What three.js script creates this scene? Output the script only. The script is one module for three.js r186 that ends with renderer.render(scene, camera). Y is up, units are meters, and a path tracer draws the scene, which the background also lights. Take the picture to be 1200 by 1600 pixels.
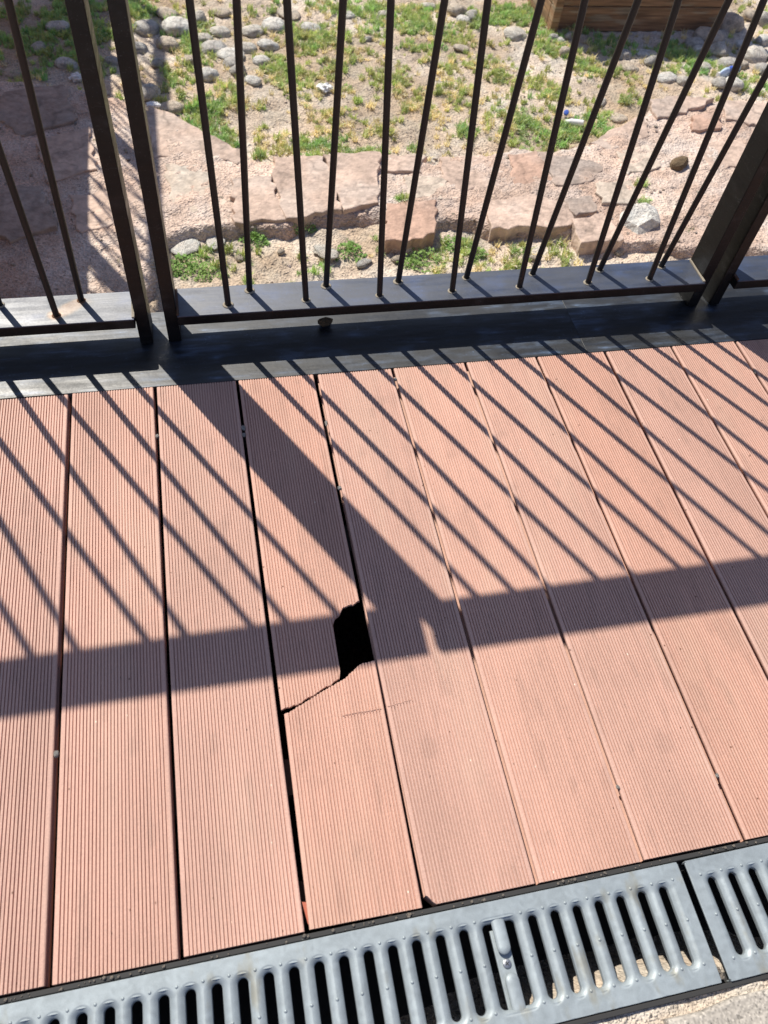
import * as THREE from 'three';
import { mergeGeometries, mergeVertices } from 'three/addons/utils/BufferGeometryUtils.js';
import { RoundedBoxGeometry } from 'three/addons/geometries/RoundedBoxGeometry.js';

// ---------------------------------------------------------------- camera
const scene = new THREE.Scene();
const camera = new THREE.PerspectiveCamera(66.6, 0.75, 0.05, 900);
camera.position.set(0.2747, 1.0792, 1.0641);
camera.rotation.set(-0.9519, -0.3204, 0.1511, 'YXZ');
camera.focus = 1.5;
camera.userData.fStop = 8;

// ---------------------------------------------------------------- sky and sun
const SUN = new THREE.Vector3(-0.376, 1, -0.70).normalize();
{
  const W = 256, H = 128, d = new Float32Array(W * H * 4), v = new THREE.Vector3();
  for (let j = 0; j < H; j++) for (let i = 0; i < W; i++) {
    const th = (j + 0.5) / H * Math.PI - Math.PI / 2, ph = (i + 0.5) / W * 2 * Math.PI - Math.PI;
    v.set(Math.cos(th) * Math.cos(ph), Math.sin(th), Math.cos(th) * Math.sin(ph));
    const up = Math.max(v.y, 0), hz = Math.pow(1 - up, 3.2);                 // clear blue overhead, paler air at the horizon
    const c = Math.max(v.dot(SUN), 0), glow = 0.22 * Math.pow(c, 10);        // bright air round the sun
    const k = (j * W + i) * 4;
    const below = v.y < 0 ? 0.55 : 1;
    const wide = 0.14 * Math.pow(c, 4);
    d[k] = (0.10 + 0.22 * hz + glow + wide * 0.7) * below; d[k + 1] = (0.14 + 0.215 * hz + glow + wide) * below; d[k + 2] = (0.275 + 0.15 * hz + glow * 0.9 + wide * 1.35) * below; d[k + 3] = 1;
  }
  const sky = new THREE.DataTexture(d, W, H, THREE.RGBAFormat, THREE.FloatType);
  sky.mapping = THREE.EquirectangularReflectionMapping; sky.magFilter = sky.minFilter = THREE.LinearFilter; sky.needsUpdate = true;
  scene.background = sky; scene.environment = sky;
}
const sun = new THREE.DirectionalLight(new THREE.Color(1, 0.94, 0.84), 4.6);
sun.name = 'sun';
sun.position.copy(SUN).multiplyScalar(20); sun.target.position.set(0.5, 0, -1);
sun.position.add(sun.target.position);
sun.castShadow = true; sun.shadow.mapSize.set(4096, 4096); sun.shadow.bias = -0.0003;
Object.assign(sun.shadow.camera, { left: -7, right: 7, top: 7, bottom: -7, near: 1, far: 50 });
scene.add(sun, sun.target);

const renderer = new THREE.WebGLRenderer({ antialias: true });
renderer.toneMapping = THREE.LinearToneMapping;
renderer.toneMappingExposure = 1.3;
renderer.shadowMap.enabled = true;

// ---------------------------------------------------------------- helpers
function rng(s) { return () => { s |= 0; s = s + 0x6D2B79F5 | 0; let t = Math.imul(s ^ s >>> 15, 1 | s); t = t + Math.imul(t ^ t >>> 7, 61 | t) ^ t; return ((t ^ t >>> 14) >>> 0) / 4294967296; }; }
const hash = (x, y, s) => { let h = Math.imul(x, 374761393) + Math.imul(y, 668265263) + Math.imul(s, 2147483647 ^ 0x5bd1e995) | 0; h = Math.imul(h ^ h >>> 13, 1274126177); return ((h ^ h >>> 16) >>> 0) / 4294967296; };
const smooth = (a, b, x) => { const t = Math.min(1, Math.max(0, (x - a) / (b - a))); return t * t * (3 - 2 * t); };
const mix = (a, b, t) => a + (b - a) * t;
function vnoise(x, y, s = 0, px = 1 << 20, py = px) {            // value noise, optionally periodic
  const xi = Math.floor(x), yi = Math.floor(y), fx = x - xi, fy = y - yi, u = fx * fx * (3 - 2 * fx), v = fy * fy * (3 - 2 * fy);
  const m = (a, n) => ((a % n) + n) % n, x0 = m(xi, px), x1 = m(xi + 1, px), y0 = m(yi, py), y1 = m(yi + 1, py);
  return mix(mix(hash(x0, y0, s), hash(x1, y0, s), u), mix(hash(x0, y1, s), hash(x1, y1, s), u), v);
}
function fbm(x, y, s = 0, oct = 4, px, py) { let a = 0.5, t = 0, n = 0; for (let o = 0; o < oct; o++) { t += a * vnoise(x, y, s + o * 17, px, py ?? px); n += a; a *= 0.5; x *= 2; y *= 2; if (px) { px *= 2; if (py) py *= 2; } } return t / n; }
function tex(W, H, fn, srgb = true, channels = 3) {               // fn(u, v, i, j) -> sRGB-ish [r,g,b] in 0..1
  const d = new Uint8Array(W * H * 4);
  for (let j = 0; j < H; j++) for (let i = 0; i < W; i++) {
    const c = fn(i / W, j / H, i, j), k = (j * W + i) * 4;
    const q = (x) => Math.max(0, Math.min(255, Math.round(x * 255)));
    if (typeof c === 'number') { d[k] = d[k + 1] = d[k + 2] = q(c); } else { d[k] = q(c[0]); d[k + 1] = q(c[1]); d[k + 2] = q(c[2]); }
    d[k + 3] = 255;
  }
  const t = new THREE.DataTexture(d, W, H, THREE.RGBAFormat);
  t.wrapS = t.wrapT = THREE.RepeatWrapping; t.magFilter = THREE.LinearFilter; t.minFilter = THREE.LinearMipmapLinearFilter; t.generateMipmaps = true;
  if (srgb) t.colorSpace = THREE.SRGBColorSpace;
  t.needsUpdate = true; return t;
}
const rep = (t, a, b = a) => { const c = t.clone(); c.repeat.set(a, b); c.needsUpdate = true; return c; };
const taken = new Map();
function numbered(n) { const k = taken.get(n) ?? 0; taken.set(n, k + 1); return k ? n + '_' + String(k).padStart(3, '0') : n; }
function shade(o) { o.traverse((m) => { if (m.isMesh) { m.castShadow = true; m.receiveShadow = true; } }); return o; }
function mesh(name, geometry, material, parent) { const m = new THREE.Mesh(geometry, material); m.name = name; m.castShadow = m.receiveShadow = true; if (parent) parent.add(m); return m; }
function top(o, name, data) { o.name = numbered(name); o.userData = data; scene.add(o); return o; }
const thing = (name, label, category, group) => top(new THREE.Group(), name, group ? { label, category, group } : { label, category });
function box(w, h, d, x = 0, y = 0, z = 0, r = 0) { const g = r ? new RoundedBoxGeometry(w, h, d, 2, r) : new THREE.BoxGeometry(w, h, d); g.translate(x, y, z); return g; }
function metreUV(g, s = 1) {                                      // box-mapped uv in metres
  const p = g.attributes.position, n = g.attributes.normal, uv = new Float32Array(p.count * 2);
  for (let i = 0; i < p.count; i++) {
    const ax = Math.abs(n.getX(i)), ay = Math.abs(n.getY(i)), az = Math.abs(n.getZ(i));
    let u, v; if (ay >= ax && ay >= az) { u = p.getX(i); v = p.getZ(i); } else if (ax >= az) { u = p.getZ(i); v = p.getY(i); } else { u = p.getX(i); v = p.getY(i); }
    uv[2 * i] = u * s; uv[2 * i + 1] = v * s;
  }
  g.setAttribute('uv', new THREE.BufferAttribute(uv, 2)); return g;
}
// laid out in metres on the ground: [x, z, ...]
const PATH_OUTLINE = [[-2.13,-3.829],[-1.436,-3.803],[-0.771,-3.777],[-0.356,-3.74],[0.021,-3.484],[0.136,-3.378],[0.26,-3.228],[0.405,-3.08],[0.541,-2.949],[0.716,-2.916],[0.937,-2.881],[1.279,-2.901],[1.493,-2.878],[1.763,-2.916],[2.046,-2.969],[2.308,-2.93],[2.533,-3.001],[2.713,-3.098],[2.894,-3.236],[3.083,-3.411],[3.314,-3.451],[3.971,-3.474],[5.5,-3.521],[7.14,-3.483],[5.366,-1.814],[3.875,-1.818],[2.85,-1.911],[2.511,-1.97],[2.328,-2.005],[2.112,-2.043],[2.114,-2.149],[1.684,-2.17],[1.604,-2.251],[1.455,-2.273],[1.394,-2.161],[1.249,-2.1],[1.136,-2.119],[1.135,-2.349],[0.935,-2.336],[0.668,-2.266],[0.409,-2.265],[0.205,-2.28],[0.068,-2.221],[0.013,-1.9],[-0.102,-1.616],[-1.332,-1.59]];
const FLAGSTONES = [   // [tone, height above the bed, outline]
  [0,0.012,[[0.034,-3.449],[0.136,-3.378],[0.26,-3.228],[0.405,-3.08],[0.532,-2.962],[0.471,-2.856],[0.305,-2.955],[0.052,-2.937]]],
  [0,0.03,[[0.441,-2.671],[0.635,-2.694],[0.655,-2.34],[0.42,-2.325]]],
  [0,0.028,[[0.67,-2.882],[0.928,-2.869],[0.95,-2.658],[0.948,-2.394],[0.674,-2.344],[0.651,-2.658]]],
  [0,0.032,[[0.947,-2.88],[1.247,-2.884],[1.148,-2.447],[0.968,-2.398],[0.963,-2.651]]],
  [0,0.012,[[1.276,-2.889],[1.506,-2.871],[1.438,-2.72],[1.25,-2.754]]],
  [1,0.022,[[1.208,-2.443],[1.464,-2.449],[1.39,-2.182],[1.238,-2.111],[1.136,-2.139]]],
  [1,0.012,[[1.996,-2.853],[2.167,-2.884],[2.175,-2.605],[1.996,-2.537],[1.951,-2.582]]],
  [2,0.01,[[2.18,-2.877],[2.543,-2.748],[2.385,-2.587],[2.178,-2.568]]],
  [0,0.026,[[1.755,-2.407],[2.0,-2.454],[2.189,-2.333],[2.124,-2.187],[1.812,-2.193],[1.694,-2.191]]],
  [2,0.03,[[2.162,-2.392],[2.323,-2.428],[2.298,-2.297],[2.18,-2.265]]],
  [0,0.04,[[2.151,-2.212],[2.328,-2.261],[2.37,-2.076],[2.333,-2.026],[2.122,-2.021]]],
  [0,0.03,[[3.088,-3.403],[3.312,-3.428],[3.521,-3.39],[3.333,-3.296],[3.167,-3.219],[3.055,-3.201]]],
  [1,0.03,[[3.287,-3.185],[3.486,-3.223],[3.401,-3.064],[3.221,-3.049]]],
  [0,0.02,[[3.589,-3.381],[3.878,-3.333],[3.818,-3.055],[3.522,-3.177]]],
  [0,0.012,[[2.531,-2.974],[2.725,-3.098],[2.967,-3.226],[2.922,-3.026],[2.613,-2.889]]],
  [3,0.01,[[2.65,-2.861],[2.877,-2.918],[2.861,-2.706],[2.633,-2.635]]],
  [0,0.008,[[1.596,-2.847],[1.937,-2.862],[1.893,-2.585],[1.628,-2.542],[1.551,-2.665]]],
  [3,0.01,[[1.34,-2.677],[1.584,-2.651],[1.506,-2.48],[1.337,-2.502]]],
  [3,0.012,[[2.408,-2.555],[2.632,-2.585],[2.568,-2.377],[2.38,-2.378]]],
  [0,0.015,[[3.197,-2.903],[3.475,-2.946],[3.452,-2.688],[3.162,-2.651]]],
  [2,0.02,[[-0.725,-3.594],[-0.423,-3.656],[-0.347,-3.316],[-0.601,-3.167],[-0.739,-3.33]]],
  [0,0.02,[[-0.535,-3.103],[-0.279,-3.217],[-0.243,-2.823],[-0.457,-2.723]]],
  [2,0.03,[[-0.693,-2.683],[-0.515,-2.672],[-0.414,-2.356],[-0.607,-2.249],[-0.788,-2.432]]],
  [0,0.01,[[-0.362,-2.609],[-0.01,-2.642],[-0.016,-2.428],[-0.297,-2.322]]],
  [3,0.006,[[0.108,-2.851],[0.403,-2.835],[0.387,-2.454],[0.122,-2.445]]]
];
const COBBLES = [[0.177,-4.963,0.057,0.046],[0.034,-4.766,0.065,0.045],[0.244,-4.756,0.087,0.055],[0.383,-4.942,0.058,0.042],[0.171,-4.525,0.059,0.044],[0.451,-4.497,0.068,0.045],[0.552,-4.441,0.072,0.04],[0.665,-4.528,0.06,0.041],[0.401,-4.144,0.053,0.043],[0.587,-4.187,0.054,0.039],[0.904,-4.845,0.067,0.047],[0.74,-4.767,0.062,0.032],[1.018,-5.036,0.064,0.029],[1.153,-4.791,0.054,0.038],[0.826,-4.551,0.061,0.036],[0.02,-3.931,0.067,0.05],[0.157,-3.76,0.066,0.045],[0.569,-4.3,0.05,0.035],[0.669,-4.068,0.041,0.034],[0.522,-4.76,0.053,0.037],[0.304,-4.32,0.05,0.035],[0.093,-4.286,0.045,0.03],[0.761,-4.346,0.047,0.031],[0.399,-4.647,0.047,0.032],[0.545,-5.053,0.054,0.033],[-0.034,-4.467,0.05,0.035],[-0.466,-4.3,0.056,0.038],[-0.648,-4.539,0.049,0.034],[-0.782,-4.213,0.051,0.033],[-0.195,-4.331,0.041,0.03],[-0.54,-4.796,0.059,0.04],[2.091,-5.164,0.048,0.03],[2.297,-5.09,0.067,0.05],[2.395,-5.027,0.048,0.035],[2.32,-4.97,0.043,0.03],[2.64,-4.719,0.066,0.039],[2.175,-4.525,0.045,0.024],[2.911,-4.633,0.028,0.029],[2.952,-4.578,0.033,0.034],[3.028,-4.652,0.028,0.03],[2.93,-4.414,0.037,0.043],[3.38,-4.392,0.042,0.044],[3.554,-4.446,0.056,0.03],[3.61,-4.407,0.037,0.03],[3.358,-4.199,0.055,0.033],[3.536,-4.268,0.051,0.044],[3.577,-4.047,0.063,0.028],[3.677,-4.004,0.041,0.033],[4.186,-4.681,0.088,0.067],[4.034,-4.574,0.058,0.046],[4.036,-4.486,0.048,0.035],[4.163,-4.452,0.072,0.055],[4.48,-4.867,0.085,0.09],[4.16,-4.261,0.061,0.044],[4.407,-4.532,0.058,0.046],[4.414,-4.364,0.086,0.07],[4.259,-4.237,0.052,0.04],[3.932,-3.958,0.054,0.038],[4.033,-3.928,0.059,0.048],[3.941,-4.215,0.042,0.029],[4.729,-5.035,0.051,0.054],[4.817,-4.961,0.051,0.07],[4.641,-4.613,0.059,0.047],[2.97,-3.783,0.043,0.023],[3.036,-3.595,0.051,0.022],[4.363,-4.132,0.047,0.039],[4.59,-4.308,0.067,0.05],[4.89,-4.607,0.07,0.052],[4.472,-3.941,0.064,0.044],[1.527,-4.639,0.031,0.024],[1.454,-5.007,0.042,0.024],[1.72,-5.03,0.037,0.025]];   // [x, z, half width, half height]
const GRASS_PATCHES = [[0.36,-3.62,0.12,0.18,1],[0.42,-3.46,0.09,0.1,1],[0.32,-4.67,0.15,0.34,0.8],[-0.01,-5.04,0.1,0.22,1],[0.83,-4.23,0.12,0.19,0.6],[0.97,-4.14,0.13,0.3,0.4],[1.06,-4.67,0.13,0.19,0.6],[0.97,-3.35,0.14,0.13,0.9],[0.77,-3.38,0.13,0.11,0.2],[1.25,-3.25,0.13,0.04,0.7],[1.24,-3.89,0.07,0.13,0.6],[1.85,-4.76,0.28,0.22,0.8],[2.14,-4.96,0.23,0.17,0.8],[2.03,-3.96,0.16,0.17,0.3],[1.65,-4.05,0.12,0.24,0.3],[2.02,-4.3,0.14,0.13,0.3],[2.37,-4.21,0.17,0.23,0.5],[2.28,-4.57,0.12,0.15,0.3],[2.95,-4.97,0.27,0.24,0.9],[2.86,-4.52,0.12,0.16,0.7],[2.39,-3.55,0.21,0.27,0.8],[2.57,-3.43,0.13,0.11,0.8],[2.87,-3.53,0.15,0.12,0.9],[3.15,-3.76,0.09,0.08,0.6],[1.92,-3.45,0.07,0.07,1],[3.01,-4.29,0.11,0.15,0.7],[3.9,-4.37,0.13,0.22,1],[4.22,-4.04,0.1,0.17,1],[3.34,-4.0,0.13,0.09,0.4],[0.8,-5.17,0.14,0.14,0.8],[1.46,-5.16,0.24,0.13,0.7],[1.83,-5.11,0.2,0.13,0.7],[2.6,-5.02,0.2,0.19,0.8],[0.48,-3.99,0.1,0.16,0.6],[0.61,-3.68,0.09,0.15,0.3],[0.21,-4.08,0.08,0.24,0.8],[0.31,-3.84,0.08,0.15,0.9],[1.11,-3.59,0.12,0.15,0.2],[1.42,-3.51,0.12,0.1,0.2],[1.71,-3.72,0.13,0.11,0.25],[2.14,-3.56,0.1,0.11,0.4],[2.66,-3.94,0.11,0.14,0.5],[3.19,-4.1,0.08,0.11,0.7],[3.66,-4.28,0.08,0.13,0.6],[1.44,-4.31,0.11,0.21,0.4],[1.24,-4.67,0.14,0.23,0.5],[-0.65,-4.67,0.28,0.41,1],[-0.3,-4.67,0.16,0.42,1],[-0.51,-5.03,0.25,0.19,1],[3.37,-4.57,0.15,0.14,1],[3.81,-4.52,0.13,0.12,1],[1.22,-4.27,0.08,0.12,0.4],[1.76,-3.39,0.05,0.06,0.6],[4.13,-4.18,0.07,0.11,0.8]];   // [x, z, half width, half depth, greenness]
const WEEDS = [[0.169,-2.113,0.086],[0.235,-2.05,0.063],[0.506,-2.263,0.049],[0.736,-2.349,0.063],[0.959,-2.161,0.057],[1.319,-2.065,0.086],[1.52,-2.167,0.057],[1.592,-2.073,0.046],[2.784,-2.116,0.052],[0.077,-2.064,0.046],[1.057,-2.434,0.04],[1.247,-2.041,0.052],[-0.142,-2.083,0.057]];
const PATH_TUFTS = [[1.3,-2.493,0.03],[2.624,-2.374,0.03],[2.672,-2.539,0.02],[0.597,-2.928,0.03],[1.454,-2.95,0.03]];
const FRONT_STONES = [[0.146,-2.373,0.071,0.027],[0.167,-2.24,0.071,0.03],[0.307,-2.289,0.071,0.038],[0.828,-2.136,0.065,0.044],[1.013,-2.061,0.038,0.024],[2.53,-2.071,0.059,0.027],[2.526,-2.181,0.041,0.024],[1.189,-2.076,0.03,0.018],[0.62,-2.153,0.024,0.015],[0.416,-2.141,0.027,0.015],[1.884,-2.007,0.027,0.012],[2.348,-2.01,0.027,0.015]];
// ---------------------------------------------------------------- surface textures
const deckTint = tex(1024, 1024, (u, v, i, j) => {                 // 1.2 m tile: dyed wood-plastic with fibres, specks and stains
  const streak = fbm(u * 220, v * 10, 3, 3, 220, 10), fine = hash(i, j, 9), blot = fbm(u * 9, v * 9, 21, 5, 9), cloud = fbm(u * 3, v * 3, 40, 4, 3);
  let k = 0.945 + 0.06 * (streak - 0.5) + 0.09 * (fine - 0.5) + 0.1 * (cloud - 0.5) + 0.09 * (blot - 0.5);
  const dusty = smooth(0.5, 0.78, fbm(u * 14, v * 7, 60, 5, 14, 7)) * 0.45;
  let c = [0.812 * k, 0.645 * k, 0.572 * k];
  c = [mix(c[0], 0.80, dusty * 0.5), mix(c[1], 0.675, dusty * 0.6), mix(c[2], 0.595, dusty * 0.6)];
  const sp = hash(i >> 1, j >> 1, 77); if (sp > 0.9999) c = [0.92, 0.84, 0.76]; else if (sp < 0.0003) c = [0.42, 0.29, 0.23];
  const dark = smooth(0.6, 0.8, fbm(u * 30, v * 20, 90, 5, 30, 20)) * 0.045; return c.map((x) => x * (1 - dark));
});
const deckBump = tex(1024, 1024, (u, v, i, j) => 0.5 + 0.3 * (fbm(u * 260, v * 70, 5, 3, 260, 70) - 0.5) + 0.35 * (hash(i, j, 4) - 0.5) + 0.35 * (fbm(u * 60, v * 60, 8, 3, 60) - 0.5), false);
const paintTint = tex(1024, 1024, (u, v, i, j) => {                // 1 m tile: black paint with grey dust, fine scratches
  const n = fbm(u * 40, v * 160, 12, 4, 40, 160), d = smooth(0.45, 0.85, fbm(u * 18, v * 30, 31, 5, 18, 30));
  let k = 0.045 + 0.045 * n + 0.11 * d * d; if (hash(i, j, 55) > 0.994) k += 0.22;
  const scr = Math.abs(vnoise(u * 9 + 2.2 * vnoise(u * 5, v * 5, 7, 5), v * 120, 88, 9, 120) - 0.5); if (scr < 0.003) k += 0.1;
  return [k * 0.97, k * 0.985, k];
});
const railTint = tex(1024, 1024, (u, v, i, j) => {                 // 1 m tile: dark paint of the flat members, blue sky sheen put into the colour, dust specks
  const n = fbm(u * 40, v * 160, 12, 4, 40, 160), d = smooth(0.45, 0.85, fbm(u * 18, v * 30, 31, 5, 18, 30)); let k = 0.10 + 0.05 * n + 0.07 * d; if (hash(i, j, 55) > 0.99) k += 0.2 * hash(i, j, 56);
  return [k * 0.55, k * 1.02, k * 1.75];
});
const boardTint = tex(1024, 1024, (u, v, i, j) => {                // 1 m tile: the same dark paint with painted blue sheen, scuffed, with pale dust in the brush marks
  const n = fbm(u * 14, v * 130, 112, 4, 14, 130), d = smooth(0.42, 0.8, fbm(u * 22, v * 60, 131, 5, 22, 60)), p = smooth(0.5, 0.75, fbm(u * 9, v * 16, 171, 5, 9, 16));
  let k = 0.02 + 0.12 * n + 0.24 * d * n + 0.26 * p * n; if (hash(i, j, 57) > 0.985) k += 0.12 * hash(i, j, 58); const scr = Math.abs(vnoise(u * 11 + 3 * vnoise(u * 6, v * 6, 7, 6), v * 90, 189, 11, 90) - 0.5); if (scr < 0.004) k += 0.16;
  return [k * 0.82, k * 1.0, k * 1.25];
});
const paintRough = tex(512, 512, (u, v, i, j) => 0.36 + 0.3 * fbm(u * 12, v * 100, 14, 4, 12, 100) + 0.16 * fbm(u * 14, v * 14, 51, 5, 14) + 0.08 * (hash(i, j, 2) - 0.5), false);
const paintBump = tex(1024, 1024, (u, v, i, j) => 0.5 + 0.6 * (fbm(u * 26, v * 240, 15, 3, 26, 240) - 0.5) + 0.35 * (fbm(u * 120, v * 120, 19, 3, 120) - 0.5), false);
const rustTint = tex(1024, 256, (u, v, i, j) => {                  // 1 m by 0.25 m: the rusty stretch of one bottom rail, over the painted blue sheen
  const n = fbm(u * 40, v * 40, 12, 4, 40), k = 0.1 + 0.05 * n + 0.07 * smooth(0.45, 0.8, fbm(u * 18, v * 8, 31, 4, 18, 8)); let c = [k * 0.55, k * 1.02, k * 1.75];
  const X = u, Y = v * 0.25, w = 0.014 * (fbm(u * 50, v * 13, 71, 4) - 0.5);
  const t = ((X - 0.489) * 0.044 + (Y - 0.126) * -0.036) / 0.00323, tc = Math.min(1, Math.max(0, t));
  const dl = Math.hypot(X - 0.489 - 0.044 * tc, Y - 0.126 + 0.036 * tc), r1 = Math.hypot(X - 0.489, Y - 0.126), r2 = Math.hypot(X - 0.533, Y - 0.09);
  const a = Math.max(smooth(0.021, 0.008, dl + w) * 0.75, smooth(0.021, 0.007, r1 + w), smooth(0.024, 0.008, r2 + w * 1.5) * 0.8), g = fbm(u * 160, v * 40, 73, 3);
  return [mix(c[0], 0.5 + 0.2 * g, a), mix(c[1], 0.32 + 0.2 * g, a), mix(c[2], 0.16 + 0.18 * g, a)];
});
const zincTint = tex(1024, 1024, (u, v, i, j) => {                 // 0.5 m tile
  const sp = vnoise(u * 90 + 3 * vnoise(u * 40, v * 40, 3, 40), v * 90, 8, 90), n = fbm(u * 14, v * 14, 5, 5, 14), dirt = smooth(0.62, 0.85, fbm(u * 22, v * 10, 91, 5, 22, 10));
  const k = 0.625 + 0.06 * (sp - 0.5) + 0.08 * (n - 0.5) + 0.05 * (hash(i, j, 6) - 0.5); return [mix(k * 0.945, 0.5, dirt * 0.4), mix(k * 1.0, 0.47, dirt * 0.45), mix(k * 1.02, 0.4, dirt * 0.5)];
});
const zincRough = tex(512, 512, (u, v, i, j) => 0.42 + 0.2 * fbm(u * 30, v * 30, 44, 4, 30) + 0.08 * (hash(i, j, 2) - 0.5), false);
const soilTint = tex(1024, 1024, (u, v, i, j) => {                 // 2 m tile: dusty soil with grit
  const n = fbm(u * 10, v * 10, 2, 6, 10), g = hash(i, j, 31), m = vnoise(u * 300, v * 300, 8, 300), st = smooth(0.35, 0.75, fbm(u * 22, v * 22, 66, 4, 22));
  let k = 0.79 + 0.2 * (n - 0.5) + 0.14 * (g - 0.5) + 0.22 * (m - 0.5); let c = [k * 1.01, k * mix(0.935, 0.97, st), k * mix(0.865, 0.925, st)];
  if (m > 0.86) c = c.map((x) => x * 0.62); return c;
});
const soilBump = tex(1024, 1024, (u, v, i, j) => 0.5 + 0.7 * (fbm(u * 60, v * 60, 8, 5, 60) - 0.5) + 0.35 * (vnoise(u * 300, v * 300, 8, 300) - 0.5), false);
const stoneTint = tex(1024, 1024, (u, v, i, j) => {                // 1.5 m tile, near white, tinted by each stone's colour
  const n = fbm(u * 8, v * 8, 5, 6, 8), f = fbm(u * 60, v * 60, 9, 4, 60), g = hash(i, j, 12), vein = smooth(0.05, 0.0, Math.abs(fbm(u * 7, v * 7, 33, 5, 7) - 0.5));
  const k = 0.86 + 0.22 * (n - 0.5) + 0.24 * (f - 0.5) + 0.06 * (g - 0.5) - 0.1 * vein, w = smooth(0.5, 0.75, fbm(u * 5, v * 5, 71, 5, 5)); return [k, k * mix(0.98, 1.01, w), k * mix(0.96, 1.01, w)];
});
const stoneBump = tex(1024, 1024, (u, v) => 0.5 + 0.9 * (fbm(u * 16, v * 16, 6, 6, 16) - 0.5) + 0.25 * (fbm(u * 120, v * 120, 9, 3, 120) - 0.5), false);
const graniteTint = tex(1024, 1024, (u, v, i, j) => {              // 0.6 m tile
  const a = vnoise(u * 260, v * 260, 3, 260), b = vnoise(u * 190 + 0.4, v * 190, 13, 190), n = fbm(u * 7, v * 7, 4, 4, 7); let k = 0.66 + 0.2 * (a - 0.5) + 0.14 * (n - 0.5);
  if (b > 0.83) k -= 0.15; if (b < 0.14) k += 0.1; return [k * 1.0, k * 0.955, k * 0.89];
});
const woodTint = tex(512, 1024, (u, v, i, j) => {                  // grain along v... 1 m tile, boards lie along u after the turn
  const g = fbm(u * 6, v * 90, 4, 5, 6, 90), n = fbm(u * 4, v * 8, 7, 4, 4, 8); const k = 0.55 + 0.35 * (g - 0.5) + 0.2 * (n - 0.5); const w = smooth(0.5, 0.7, fbm(u * 5, v * 30, 17, 5, 5, 30)); return [k * mix(1.0, 1.02, w), k * mix(0.78, 0.9, w), k * mix(0.58, 0.74, w)];
});
const std = (o) => new THREE.MeshStandardMaterial(o);
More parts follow.
